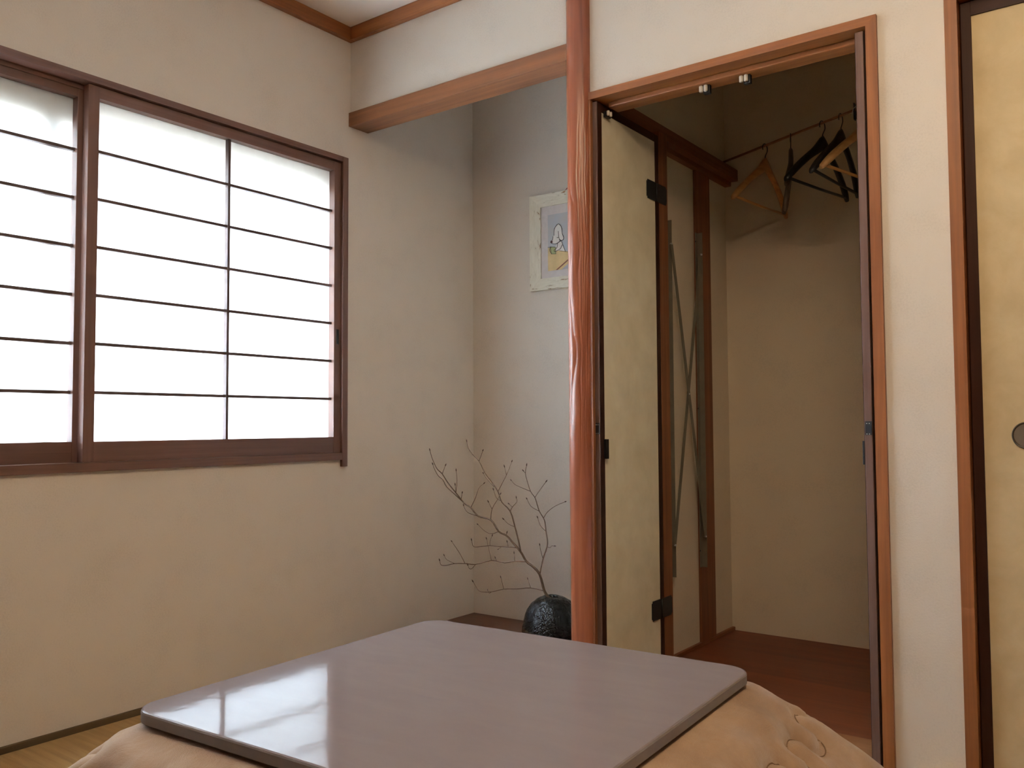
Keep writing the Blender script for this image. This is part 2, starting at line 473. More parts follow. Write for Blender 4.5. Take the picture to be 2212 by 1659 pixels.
def tube(bm, pts, radii, n=8):
    pts = [Vector(p) for p in pts]
    if not isinstance(radii, (list, tuple)):
        radii = [radii] * len(pts)
    rings = []
    up = None
    for i, p in enumerate(pts):
        t = (pts[min(i + 1, len(pts) - 1)] - pts[max(i - 1, 0)]).normalized()
        if up is None:
            up = t.orthogonal().normalized()
        up = (up - t * up.dot(t)).normalized()
        s = t.cross(up)
        rings.append([p + (up * math.cos(2 * math.pi * k / n) + s * math.sin(2 * math.pi * k / n)) * radii[i] for k in range(n)])
    ring_loft(bm, rings)

def cyl(bm, c, r, h, axis='Z', n=20, bev=0.0):
    a, b = {'Z': ((1, 0, 0), (0, 1, 0)), 'Y': ((1, 0, 0), (0, 0, 1)), 'X': ((0, 1, 0), (0, 0, 1))}[axis]
    a, b = Vector(a), Vector(b)
    d = {'Z': Vector((0, 0, 1)), 'Y': Vector((0, 1, 0)), 'X': Vector((1, 0, 0))}[axis]
    c = Vector(c)
    prof = [(r - bev, 0), (r, bev), (r, h - bev), (r - bev, h)] if bev else [(r, 0), (r, h)]
    ring_loft(bm, [[c + d * q + (a * math.cos(2 * math.pi * k / n) + b * math.sin(2 * math.pi * k / n)) * rr for k in range(n)] for rr, q in prof])

def smooth_path(pts, sub=4):
    P = [Vector(p) for p in pts]
    if len(P) < 3:
        return P
    out = []
    for i in range(len(P) - 1):
        p0, p1, p2, p3 = P[max(i - 1, 0)], P[i], P[i + 1], P[min(i + 2, len(P) - 1)]
        for k in range(sub):
            t = k / sub
            out.append(0.5 * ((2 * p1) + (p2 - p0) * t + (2 * p0 - 5 * p1 + 4 * p2 - p3) * t * t + (3 * p1 - p0 - 3 * p2 + p3) * t ** 3))
    out.append(P[-1])
    return out

# ------------------------------------------------------------------ room shell
RX, RY, RZ = 3.64, -2.73, 2.40          # right wall, wall behind, ceiling
D, DC = 0.732, 1.174                    # alcove depth, closet depth
WY0, WY1, WZ0, WZ1 = -1.985, -0.020, 0.716, 1.849   # window casing outline

fl = box('floor', (-0.15, RX + 0.1), (RY - 0.1, 0.0), (-0.10, -0.055), 'strip')
tag(fl, 'tatami mat floor of the room under the low table', 'floor', kind='structure')
rows = [0.0, -0.455, -1.365, -2.275, -2.73]
for a, b_ in zip(rows[:-1], rows[1:]):
    for x0, x1 in ((0.010, 1.82), (1.82, 3.63)):
        t = box('tatami_mat', (x0 + 0.001, x1 - 0.001), (b_ + 0.001, a - 0.001 - (0.012 if a == 0 else 0)), (-0.055, 0.0), 'tatami', fl, 0.002)
        for yy in ((b_ + 0.001, b_ + 0.031), (a - 0.031 - (0.012 if a == 0 else 0), a - 0.001 - (0.012 if a == 0 else 0))):
            box('edge_band', (x0 + 0.001, x1 - 0.001), yy, (-0.001, 0.0012), 'heri', t)

# window wall, with an opening for the window
bm = bmesh.new()
bx(bm, (-0.14, 0), (RY, D + 0.1), (0, WZ0 + 0.012))
bx(bm, (-0.14, 0), (RY, D + 0.1), (WZ1 - 0.012, RZ))
bx(bm, (-0.14, 0), (WY1 - 0.012, D + 0.1), (WZ0 + 0.012, WZ1 - 0.012))
bx(bm, (-0.14, 0), (RY, WY0 + 0.012), (WZ0 + 0.012, WZ1 - 0.012))
w = obj('wall_left', bm, 'wall')
tag(w, 'cream papered wall with the paper window', 'wall', kind='structure')
b0 = box('baseboard_left', (0.0, 0.010), (RY, 0.0), (-0.055, 0.017), 'strip', None, 0.002)
tag(b0, 'thin dark wooden strip along the foot of the window wall', 'baseboard', kind='structure')

# front wall (alcove, closet and sliding doors)
bm = bmesh.new()
bx(bm, (0.0, 1.02), (0.0, 0.08), (1.99, RZ))                  # above the alcove
bx(bm, (1.02, 3.64), (0.0, 0.10), (1.845, RZ))                # above closet and doors
bx(bm, (1.893, 2.056), (0.0, 0.10), (0.0, 1.845))             # between closet and doors
bx(bm, (0.977, 1.0), (0.02, DC), (0.0, RZ))                   # between alcove and closet
w = obj('wall_front', bm, 'wall')
tag(w, 'cream papered wall around the alcove, closet and sliding door', 'wall', kind='structure')
w = box('wall_alcove_back', (0.0, 0.977), (D, D + 0.10), (0.0, RZ), 'wall')
tag(w, 'cream back wall of the alcove behind the hanging picture', 'wall', kind='structure')
bm = bmesh.new()
bx(bm, (1.0, 1.96), (DC, DC + 0.08), (0.0, RZ))
w = obj('wall_closet_back', bm, 'closet_wall')
tag(w, 'cream back wall inside the open closet', 'wall', kind='structure')
w = box('wall_closet_left', (1.0, 1.003), (0.10, DC), (0.0, RZ), 'closet_wall')
tag(w, 'cream side wall inside the closet behind the metal braces', 'wall', kind='structure')
w = box('wall_closet_right', (1.96, 2.0), (0.10, DC + 0.08), (0.0, RZ), 'closet_wall')
tag(w, 'side wall inside the closet hidden by the right door leaf', 'wall', kind='structure')
w = box('ceiling_closet', (1.003, 1.96), (0.10, DC), (2.36, RZ), 'closet_wall')
tag(w, 'dark ceiling inside the closet above the hangers', 'ceiling', kind='structure')
w = box('wall_right', (RX, RX + 0.1), (RY, 0.1), (0.0, RZ), 'leafZ')
tag(w, 'dark wooden wall opposite the window, outside the picture', 'wall', kind='structure')
w = box('wall_behind', (-0.14, RX + 0.1), (RY - 0.1, RY), (0.0, RZ), 'leafZ')
tag(w, 'dark wooden wall behind the camera, outside the picture', 'wall', kind='structure')
w = box('ceiling', (-0.14, RX + 0.1), (RY - 0.1, DC + 0.1), (RZ, RZ + 0.06), 'ceiling')
tag(w, 'pale ceiling of the room above the wooden moulding', 'ceiling', kind='structure')
w = box('floor_alcove', (0.0, 0.977), (0.0, D), (-0.10, 0.022), 'afloor', None, 0.002)
tag(w, 'raised dark brown board floor of the alcove under the black vase', 'floor', kind='structure')
cf = box('floor_closet', (1.0, 1.96), (0.21, DC), (-0.10, 0.0), 'cfloor')
tag(cf, 'reddish brown wooden floor inside the closet', 'floor', kind='structure')
bt = box('baseboard_closet', (1.003, 1.016), (0.476, DC), (0.0, 0.014), 'closY', None, 0.002)
tag(bt, 'thin wooden strip at the foot of the closet side wall', 'baseboard', kind='structure')
th = box('trim_1', (1.0, 1.96), (-0.012, 0.209), (-0.06, 0.002), 'thresh', None, 0.002)
tag(th, 'pale wooden threshold board in front of the closet floor', 'threshold', kind='structure')
th2 = box('trim_2', (2.05, 3.64), (-0.012, 0.10), (-0.06, 0.002), 'thresh', None, 0.002)
tag(th2, 'wooden threshold under the sliding paper door', 'threshold', kind='structure')

# ceiling mouldings
m1 = box('trim_3', (0.0, 0.024), (RY, 0.0), (2.300, 2.349), 'caseY', None, 0.002)
tag(m1, 'brown wooden ceiling moulding along the window wall', 'moulding', kind='structure')
m2 = box('trim_4', (0.024, RX), (-0.024, 0.0), (2.300, 2.349), 'caseX', None, 0.002)
tag(m2, 'brown wooden ceiling moulding above the alcove and closet', 'moulding', kind='structure')
cb = box('ceiling_board', (0.0, RX), (RY, 0.0), (2.349, 2.365), 'ceiling')
tag(cb, 'pale ceiling panel framed by the brown moulding in the corner', 'ceiling', kind='structure')

# alcove lintel beam
lb = box('trim_5', (0.0, 0.995), (-0.010, 0.090), (1.975, 2.028), 'beamX', None, 0.0015)
tag(lb, 'brown wooden lintel beam across the top of the alcove', 'beam', kind='structure')

# carved cedar pillar
def pillar():
    cx, cy = 1.0245, 0.0
    NA, NZ = 120, 420
    rings = []
    for k in range(NZ + 1):
        z = RZ * k / NZ - (0.05 if k == 0 else 0)
        mk = max(0.0, min(1.0, (z - 0.66) / 0.25)) * max(0.0, min(1.0, (1.86 - z) / 0.22))
        r = []
        for i in range(NA):
            th = 2 * math.pi * i / NA
            base = 0.0372 / (abs(math.cos(th - 0.45)) ** 3.2 + abs(math.sin(th - 0.45)) ** 3.2) ** (1 / 3.2)
            base = 0.6 * base + 0.4 * 0.0392
            ux = base * th
            n1 = noise.noise(Vector((ux * 24, 3.1, z * 4.2)))
            ph = ux * 520 + 6.5 * n1 + 3.2 * noise.noise(Vector((ux * 60, 9.0, z * 9)))
            rid = (1 - abs(math.sin(ph * 0.5))) ** 1.5
            am = 0.5 + 0.5 * noise.noise(Vector((ux * 40, 7.7, z * 5)))
            d = -0.0042 * rid * mk * max(0.15, am) + 0.0009 * noise.noise(Vector((ux * 50, 1.0, z * 4)))
            d += 0.0012 * noise.noise(Vector((0.0, th, z * 2.2)))
            R = base + d
            r.append((cx + R * math.cos(th), cy + R * math.sin(th), z))
        rings.append(r)
    bm = bmesh.new()
    ring_loft(bm, rings)
    return obj('trim_6', bm, 'pillar', None, True)
p = pillar()
tag(p, 'reddish carved cedar pillar between the alcove and the closet', 'pillar', kind='structure')

# ------------------------------------------------------------------ window 1
win = thing('window_1', (0, -1.0, 0.742))
tag(win, 'sliding paper window with brown frame and thin bars', 'window', kind='structure')
box('head_casing', (-0.14, 0.012), (WY0, WY1 - 0.026), (1.829, 1.849), 'darkY', win, 0.001)
box('sill', (-0.14, 0.014), (WY0 + 0.026, WY1 - 0.028), (0.716, 0.742), 'darkY', win, 0.001)
box('side_jamb', (-0.14, 0.012), (WY1 - 0.026, WY1), (0.691, 1.849), 'darkZ', win, 0.001)
box('side_jamb', (-0.14, 0.012), (WY0, WY0 + 0.026), (0.691, 1.849), 'darkZ', win, 0.001)
box('track_divider', (-0.034, -0.031), (WY0 + 0.026, WY1 - 0.026), (1.815, 1.829), 'darkY', win)

def sash(y0, y1, xf, pull):
    xb = xf - 0.030
    st = 0.032
    s = thing('sliding_sash', (0, 0, 0))
    s.parent = win
    s.location = Vector((xb, (y0 + y1) / 2, 0.742)) - win.location
    box('stile', (xb, xf), (y0, y0 + st), (0.742, 1.826), 'darkZ', s, 0.001)
    box('stile', (xb, xf), (y1 - st, y1), (0.742, 1.826), 'darkZ', s, 0.001)
    box('rail', (xb, xf - 0.001), (y0 + st, y1 - st), (1.792, 1.826), 'darkY', s)
    box('rail', (xb, xf - 0.001), (y0 + st, y1 - st), (0.742, 0.800), 'darkY', s)
    a, b_ = y0 + st, y1 - st
    mid = (a + b_) / 2
    for k in range(6):
        z = 0.9405 + 0.14 * k
        box('muntin', (xb + 0.002, xf - 0.013), (a - 0.002, b_ + 0.002), (z - 0.0045, z + 0.0045), 'muntin', s)
    box('muntin', (xb + 0.002, xf - 0.011), (mid - 0.0045, mid + 0.0045), (0.799, 1.793), 'muntin', s)
    box('paper_sheet', (xb + 0.0004, xb + 0.0014), (a - 0.002, b_ + 0.002), (0.798, 1.794), 'shoji', s)
    if pull:
        pl = box('finger_pull', (xf - 0.002, xf + 0.0008), (y1 - 0.021, y1 - 0.009), (1.143, 1.198), 'black', s)
    return s
sash(-1.002, -0.046, 0.000, True)
sash(-1.959, -0.984, -0.034, False)

# outer aluminium window behind the paper
box('outer_rail', (-0.112, -0.088), (WY0 + 0.026, WY1 - 0.026), (1.705, 1.829), 'zinc', win)
box('outer_rail', (-0.112, -0.088), (WY0 + 0.026, WY1 - 0.026), (0.742, 0.785), 'zinc', win)
box('outer_stile', (-0.112, -0.088), (-1.105, -1.040), (0.785, 1.705), 'zinc', win)
box('outer_stile', (-0.112, -0.088), (-0.075, -0.046), (0.785, 1.705), 'zinc', win)

# closed exterior of the window: roof eave, ground and outer wall face
ev = thing('roof_eave', (-0.45, -1.0, 1.93))
tag(ev, 'exterior eave above the window, outside the room', 'eave', kind='structure')
box('eave_board', (-0.75, -0.14), (-2.6, 0.6), (1.93, 1.98), 'render_out', ev)
box('added_shade_box', (-0.30, -0.14), (-2.05, 0.05), (1.74, 1.93), 'render_out', ev)  # unseen box, added to dim daylight on the top of the paper
g = box('ground', (-9, -0.14), (-9, 9), (-0.55, -0.45), 'ground')
tag(g, 'ground outside the window, not in view', 'ground', kind='structure')

# ------------------------------------------------------------------ pendant lamp over the table (above the picture)
LX, LY, LZ = 2.25, -1.36, 2.07
lp = thing('pendant_lamp', (LX, LY, LZ - 0.08))
tag(lp, 'round warm paper pendant lamp hanging above the table, above the picture', 'lamp')
bm = bmesh.new()
NL = 24
ring_loft(bm, [[(LX + r * math.cos(2 * math.pi * k / NL), LY + r * math.sin(2 * math.pi * k / NL), LZ + z) for k in range(NL)]
               for r, z in ((0.10, -0.075), (0.17, -0.07), (0.205, -0.045), (0.215, 0.0), (0.205, 0.045), (0.17, 0.07), (0.10, 0.075))])
obj('lamp_shade', bm, 'lampglow', lp, True)
bm = bmesh.new()
cyl(bm, (LX, LY, LZ + 0.074), 0.045, 0.02, 'Z', 20, 0.003)
obj('lamp_cap', bm, 'lacqZ', lp, True)
bm = bmesh.new()
cyl(bm, (LX, LY, LZ + 0.09), 0.004, 2.349 - LZ - 0.09, 'Z', 8)
obj('lamp_cord', bm, 'black', lp, True)

# ------------------------------------------------------------------ closet casing
cs = thing('trim_7', (1.48, 0, 0))
tag(cs, 'orange brown wooden casing around the closet opening', 'door casing', kind='structure')
def frame_face(name, pts, y0, y1, mat, parent):
    bm = bmesh.new()
    ring_loft(bm, [[(x, y0, z) for x, z in pts], [(x, y1, z) for x, z in pts]])
    return obj(name, bm, mat, parent)
frame_face('head_casing', [(1.060, 1.830), (1.060, 1.853), (1.898, 1.853), (1.872, 1.830)], -0.012, 0.10, 'caseX', cs)
frame_face('side_jamb', [(1.872, 0.002), (1.872, 1.830), (1.898, 1.853), (1.898, 0.002)], -0.012, 0.10, 'caseZ', cs)
frame_face('side_jamb', [(1.040, 0.002), (1.040, 1.830), (1.0605, 1.830), (1.0605, 0.002)], -0.006, 0.10, 'caseZ', cs)
frame_face('jamb_bead', [(1.0605, 0.002), (1.0605, 1.8295), (1.0712, 1.8295), (1.0712, 0.002)], -0.012, 0.001, 'caseZ', cs)
frame_face('side_jamb', [(1.0605, 0.002), (1.0605, 1.8295), (1.0672, 1.8295), (1.0672, 0.002)], 0.001, 0.06, 'caseZ', cs)
box('stop_bar', (1.105, 1.838), (0.040, 0.097), (1.813, 1.8298), 'caseX', cs, 0.004)
for xx in (1.412, 1.532):
    c = box('roller_catch', (xx - 0.004, xx + 0.016), (0.058, 0.072), (1.788, 1.813), 'black', cs, 0.002)
    for q in (-0.008, 0.006):
        bm = bmesh.new()
        cyl(bm, (xx + q, 0.053, 1.793), 0.0058, 0.018, 'Z', 14, 0.0015)
        obj('roller', bm, 'white', c, True)

# ------------------------------------------------------------------ closet door leaves
def closet_leaf(name, x0, x1, face, label):
    """door leaf folded back into the closet; face = +1 papered side looks to +x"""
    t = thing(name, ((x0 + x1) / 2, 0.2, 0.006))
    tag(t, label, 'door', kind='structure')
    zt = 1.826
    y0, y1 = 0.003, 0.408
    fw = 0.026
    box('stile', (x0, x1), (y0, y0 + fw), (0.006, zt), 'leafZ' , t, 0.0015)
    box('stile', (x0, x1), (y1 - fw, y1), (0.006, zt), 'lacqZ', t, 0.0015)
    box('rail', (x0, x1), (y0 + fw, y1 - fw), (zt - fw, zt), 'lacqY', t)
    box('rail', (x0, x1), (y0 + fw, y1 - fw), (0.006, 0.006 + fw), 'lacqY', t)
    box('paper_panel', (x0 + 0.002, x1 - 0.002), (y0 + fw, y1 - fw), (0.006 + fw, zt - fw), 'leafpaper', t)
    xf, s = (x1, 1) if face > 0 else (x0, -1)
    # dark lacquered margin on the papered side of the front stile
    xa, xb = sorted((xf, xf + s * 0.0012))
    box('stile_margin', (xa, xb), (y0 + 0.001, y0 + fw), (0.007, zt - 0.001), 'lacqZ', t)
    lp = box('latch_plate', (x0 + 0.002, x1 - 0.001), (y0 - 0.0012, y0 + 0.001), (0.812, 0.846), 'black', t)
    for zz in (0.8145, 0.8405):
        for q in (0.006, 0.012):
            bm = bmesh.new()
            cyl(bm, (x0 + q, y0 - 0.0022, zz), 0.0012, 0.0014, 'Y', 10)
            obj('screw', bm, 'steel', lp, True)
    xa, xb = sorted((xf, xf + s * 0.011))
    box('handle', (xa, xb), (y0 + fw - 0.006, y0 + fw + 0.008), (0.738, 0.797), 'black', t, 0.001)
    return t, xf, s
lf, xf, s = closet_leaf('door_1', 1.0675, 1.0855, 1, 'left folded closet door leaf with mottled cream paper and black hinges')
for zc in (1.627, 0.231):
    # hinge: two plates either side of a knuckle
    def plate(ya, yb):
        bm = bmesh.new()
        bx(bm, (1.0857, 1.0877), (ya, yb), (zc - 0.032, zc + 0.032))
        es = [e for e in bm.edges if abs(e.verts[0].co.x - e.verts[1].co.x) > 1e-4]
        bmesh.ops.bevel(bm, geom=es, offset=0.006, segments=4, affect='EDGES')
        return bm
    h = obj('hinge', plate(0.318, 0.386), 'black', lf)
    obj('hinge_plate', plate(0.388, 0.462), 'black', h)
    bm = bmesh.new()
    cyl(bm, (1.0881, 0.387, zc - 0.031), 0.0022, 0.062, 'Z', 10)
    obj('knuckle', bm, 'black', h, True)
cat = box('top_bracket', (1.087, 1.099), (0.040, 0.065), (1.786, 1.804), 'black', lf, 0.001)
for q in (0.043, 0.058):
    bm = bmesh.new()
    cyl(bm, (1.102, q, 1.790), 0.0048, 0.014, 'Z', 12, 0.001)
    obj('roller', bm, 'white', cat, True)
closet_leaf('door_2', 1.8435, 1.8625, -1, 'right folded closet door leaf seen edge-on with a black latch plate')
# dark strip painted as the shaded gap between right leaf and casing
fs = box('trim_8', (1.8645, 1.872), (0.012, 0.06), (0.002, 1.829), 'lacqZ')
tag(fs, 'narrow dark strip painted as gap shade beside the right closet door leaf', 'gap shade', kind='structure')

# closet timbers
p1 = box('trim_9', (1.003, 1.0850), (0.410, 0.474), (0.0, 1.846), 'closZ', None, 0.002)
tag(p1, 'orange brown closet post carrying the door hinges', 'post', kind='structure')
p2 = box('trim_10', (1.003, 1.014), (0.858, 0.990), (0.0, 1.846), 'closZ', None, 0.002)
tag(p2, 'brown closet post on the side wall behind the far metal brace', 'post', kind='structure')
bmm = box('trim_11', (1.003, 1.060), (0.10, DC), (1.846, 1.893), 'closY', None, 0.002)
tag(bmm, 'dark brown beam along the closet side wall', 'beam', kind='structure')
bml = box('trim_12', (1.003, 1.030), (0.474, DC), (1.829, 1.846), 'closY', None, 0.001)
tag(bml, 'thin strip under the beam along the closet side wall', 'strip', kind='structure')
bmr = box('trim_13', (1.900, 1.960), (0.10, DC), (1.846, 1.893), 'closY', None, 0.002)
tag(bmr, 'beam along the far side wall of the closet, out of view', 'beam', kind='structure')

# ------------------------------------------------------------------ sliding doors on the right
cd = thing('trim_14', (2.8, 0, 0))
tag(cd, 'brown wooden casing around the sliding paper door', 'door casing', kind='structure')
box('side_jamb', (2.050, 2.0775), (-0.012, 0.10), (0.002, 1.853), 'caseZ', cd, 0.001)
box('head_casing', (2.0775, 3.64), (-0.012, 0.10), (1.838, 1.860), 'caseX', cd, 0.001)

def fusuma_door(name, x0, x1, y0, label):
    t = thing(name, ((x0 + x1) / 2, y0 + 0.01, 0.004))
    tag(t, label, 'door', kind='structure')
    fw, y1, z0, z1 = 0.023, y0 + 0.024, 0.004, 1.834
    box('stile', (x0, x0 + fw), (y0, y1), (z0, z1), 'lacqZ', t, 0.002)
    box('stile', (x1 - fw, x1), (y0, y1), (z0, z1), 'lacqZ', t, 0.002)
    box('rail', (x0 + fw, x1 - fw), (y0, y1), (z1 - 0.034, z1), 'lacqX', t)
    box('rail', (x0 + fw, x1 - fw), (y0, y1), (z0, z0 + fw), 'lacqX', t)
    box('paper_panel', (x0 + fw, x1 - fw), (y0 + 0.004, y1 - 0.004), (z0 + fw, z1 - 0.034), 'fusuma', t)
    c = (x0 + 0.109, y0 + 0.0038, 0.812)
    def ringp(rs):
        return [[(c[0] + r * math.cos(2 * math.pi * k / 36), c[1] + dy, c[2] + r * math.sin(2 * math.pi * k / 36)) for k in range(36)] for r, dy in rs]
    bm = bmesh.new()
    ring_loft(bm, ringp([(0.0305, 0.0), (0.030, -0.002), (0.0275, -0.0022), (0.026, 0.0), (0.0255, 0.0015)]), False, False)
    rim = obj('pull_rim', bm, 'pullrim', t, True)
    bm = bmesh.new()
    ring_loft(bm, ringp([(0.0262, -0.0006), (0.020, -0.0002), (0.006, -0.0001)]), False, True)
    obj('pull_dish', bm, 'pull', rim, True)
fusuma_door('door_3', 2.0795, 2.98, 0.016, 'sliding paper door with round bronze pull at the right edge')
fusuma_door('door_4', 2.95, 3.638, 0.048, 'second sliding paper door further right, outside the picture')
w = box('wall_beyond_doors', (2.0, 3.74), (0.10, 0.14), (0.0, 1.86), 'wall')
tag(w, 'wall closing the space behind the sliding doors', 'wall', kind='structure')

# ------------------------------------------------------------------ low heated table and quilt
TX, TY, TZ, TR = 1.447, -1.068, 0.390, math.radians(2.7)
HW = 0.384
def rrect(h, r, n=14):
    out = []
    for q, (sx, sy) in enumerate(((1, 1), (-1, 1), (-1, -1), (1, -1))):
        for k in range(n + 1):
            a = math.pi / 2 * q + math.pi / 2 * k / n
            out.append((sx * (h - r) + r * math.cos(a), sy * (h - r) + r * math.sin(a)))
    return out
kt = thing('low_table', (TX, TY, 0), TR)
tag(kt, 'square low table with glossy mauve brown top over a quilt', 'table')
bm = bmesh.new()
prof = [(HW - 0.004, TZ - 0.021), (HW, TZ - 0.018), (HW, TZ - 0.0035), (HW - 0.0012, TZ - 0.0010), (HW - 0.004, TZ)]
rings = [[(x, y, z) for x, y in rrect(h, 0.050 + (h - HW))] for h, z in prof]
ring_loft(bm, rings)
top = obj('tabletop', bm, ['top', 'topside'], kt, local=True)
for pgn in top.data.polygons:
    if abs(pgn.normal.z) < 0.5:
        pgn.material_index = 1
for sx, sy in ((0, 1), (0, -1), (1, 0), (-1, 0)):
    bm = bmesh.new()
    if sx == 0:
        bx(bm, (-0.30, 0.30), (sy * 0.30 - 0.011, sy * 0.30 + 0.011), (0.305, 0.352))
    else:
        bx(bm, (sx * 0.30 - 0.011, sx * 0.30 + 0.011), (-0.285, 0.285), (0.305, 0.352))
    obj('frame_rail', bm, 'legwood', kt, local=True)
for sx in (-1, 1):
    for sy in (-1, 1):
        bm = bmesh.new()
        bx(bm, (sx * 0.30 - 0.022, sx * 0.30 + 0.022), (sy * 0.30 - 0.022, sy * 0.30 + 0.022), (0.002, 0.352), 0.003)
        obj('leg', bm, 'legwood', kt, local=True)

def perim(h, r, u):
    """point and outward normal at arc length u of a rounded square"""
    L = 2 * (h - r); A = math.pi / 2 * r
    P = 4 * (L + A)
    u = u % P
    for q in range(4):
        a0 = math.pi / 2 * q
        if u < L:
            n = (math.cos(a0), math.sin(a0)); tdir = (-n[1], n[0])
            s = -(h - r) + u
            return (n[0] * h + tdir[0] * s, n[1] * h + tdir[1] * s), n
        u -= L
        if u < A:
            a = a0 + u / r
            c0 = (math.cos(a0) * (h - r) - math.sin(a0) * (h - r), math.sin(a0) * (h - r) + math.cos(a0) * (h - r))
            return (c0[0] + r * math.cos(a), c0[1] + r * math.sin(a)), (math.cos(a), math.sin(a))
        u -= A
    return (h, -(h - r)), (1, 0)

def seam_pts(h, r, s0, ph):
    """meandering quilting line, in plan, around the drape at distance s0"""
    out = []
    P = 4 * (2 * (h - r) + math.pi / 2 * (r + s0))
    nw = round(P / 0.125)
    n = nw * 60
    for k in range(n):
        (px, py), (nx, ny) = perim(h + s0, r + s0, P * k / n)
        w_ = 2 * math.pi * nw * k / n
        a = 0.024 * math.sin(w_ + ph) + 0.006 * math.sin(w_ * 0.31 + ph) + 0.14 * nx * s0
        b_ = -0.013 * math.sin(2 * w_ + 2 * ph)
        out.append((px + nx * a - ny * b_, py + ny * a + nx * b_))
    return out

def quilt():
    h, r = 0.376, 0.06
    P = 4 * (2 * (h - r) + math.pi / 2 * r)
    NU, NS = 1000, 120
    SM = 0.56
    seams = [seam_pts(h, r, 0.112, 0.4), seam_pts(h, r, 0.27, 1.7), seam_pts(h, r, 0.43, 2.9)]
    # bucket seam points
    cell = 0.02
    bk = {}
    for line in seams:
        for u, s in line:
            bk.setdefault((math.floor(u / cell), math.floor(s / cell)), []).append((u, s))
    def near(u, s):
        best = 9
        cu, cs_ = math.floor(u / cell), math.floor(s / cell)
        for a in (-1, 0, 1):
            for b_ in (-1, 0, 1):
                for q in bk.get((cu + a, cs_ + b_), ()):
                    d = (q[0] - u) ** 2 + (q[1] - s) ** 2
                    if d < best:
                        best = d
        return math.sqrt(best)
    rings = []
    for j in range(NS + 1):
        s = -0.09 + (SM + 0.09) * j / NS
        ring = []
        for i in range(NU):
            u = P * i / NU
            (px, py), (nx, ny) = perim(h, r, u)
            # distance to corner, 0 in mid side, 1 at the corner
            cn = (abs(nx * ny) * 2) ** 0.8
            if s < 0:
                z = 0.3655 + 0.0 * s
                off = s
                puff = 0
            else:
                off = s * (1 + 0.14 * nx)
                z = 0.3655 - 0.16 * s - 1.02 * s * s / (s + 0.16)
                z = 0.3655 - 0.735 * s + 0.02 * math.sin(min(1, s / 0.25) * math.pi)
                fl = 0.016 + 0.010 * noise.noise(Vector((px * 6, py * 6, s * 5)))
                k_ = 0.03
                hh = max(k_ - abs(z - fl), 0) / k_
                z = max(z, fl) + hh * hh * k_ * 0.25
                fade = min(1.0, s / 0.05)
                X, Y = px + nx * s, py + ny * s
                fold = 0.016 * noise.noise(Vector((X * 5.5, Y * 5.5, 0.3))) + 0.008 * noise.noise(Vector((X * 14, Y * 14, 4.0)))
                fold += 0.006 * cn * math.sin(u * 60) * min(1, s / 0.3)
                dn = near(px + nx * off, py + ny * off)
                puff = 0.020 * (1 - math.exp(-min(dn, 0.05) / 0.011)) - 0.010
                lim = max(0.0, min(1.0, (z - 0.004) / 0.05))
                puff = (puff + fold) * fade * (0.35 + 0.65 * lim)
            q = 0.77 if s > 0 else 0
            ring.append((px + nx * (off + puff * 0.58), py + ny * (off + puff * 0.58), max(0.0035, z + puff * 0.8) if s >= 0 else z))
        rings.append(ring)
    bm = bmesh.new()
    ring_loft(bm, rings, False, False)
    bmesh.ops.translate(bm, verts=bm.verts[:], vec=(0, 0, 0))
    o = obj('table_quilt', bm, 'fleece', None, True)
    o.location = (TX, TY, 0)
    o.rotation_euler = (0, 0, TR)
    sd = o.modifiers.new('thickness', 'SOLIDIFY')
    sd.thickness = 0.003
    sd.offset = -1
    from mathutils.bvhtree import BVHTree
    bt_ = BVHTree.FromPolygons([v.co for v in o.data.vertices], [p_.vertices for p_ in o.data.polygons])
    for line in seams:
        pts = []
        for q in line[::2]:
            hit = bt_.ray_cast(Vector((q[0], q[1], 1.0)), Vector((0, 0, -1)))
            if hit[0] is not None:
                pts.append(hit[0] + Vector((0, 0, 0.0006)))
        bm = bmesh.new()
        tube(bm, pts + pts[:1], 0.0011, 5)
        obj('seam_stitch', bm, 'seam', o, True, local=True)
    return o
qo = quilt()
tag(qo, 'beige fleece quilt draped under the low table top', 'quilt')

# ------------------------------------------------------------------ vase and branch
def vase():
    prof = [(0.060, 0.0), (0.082, 0.006), (0.098, 0.035), (0.105, 0.075), (0.104, 0.110), (0.094, 0.148), (0.076, 0.178), (0.052, 0.198), (0.030, 0.206),
            (0.024, 0.205), (0.022, 0.198), (0.026, 0.185), (0.060, 0.160), (0.085, 0.11), (0.085, 0.06), (0.06, 0.02)]
    pr = smooth_path([(a, 0, b) for a, b in prof], 4)
    NA = 90
    rings = []
    for q in pr:
        ring = []
        for k in range(NA):
            a = 2 * math.pi * k / NA
            v = Vector((math.cos(a) * q.x, math.sin(a) * q.x, q.z))
            d = 0.0032 * noise.noise(v * 26) + 0.0022 * noise.noise(v * 70 + Vector((5, 1, 2))) + 0.0012 * noise.noise(v * 150)
            rr = max(0.004, q.x + d)
            ring.append((math.cos(a) * rr, math.sin(a) * rr, max(0.0, q.z + (d * 0.6 if q.z > 0.01 else 0))))
        rings.append(ring)
    bm = bmesh.new()
    ring_loft(bm, rings)
    o = obj('vase', bm, 'vase', None, True)
    o.location = (0.668, 0.355, 0.0222)
    return o
tag(vase(), 'round rough black glazed vase on the alcove floor', 'vase')

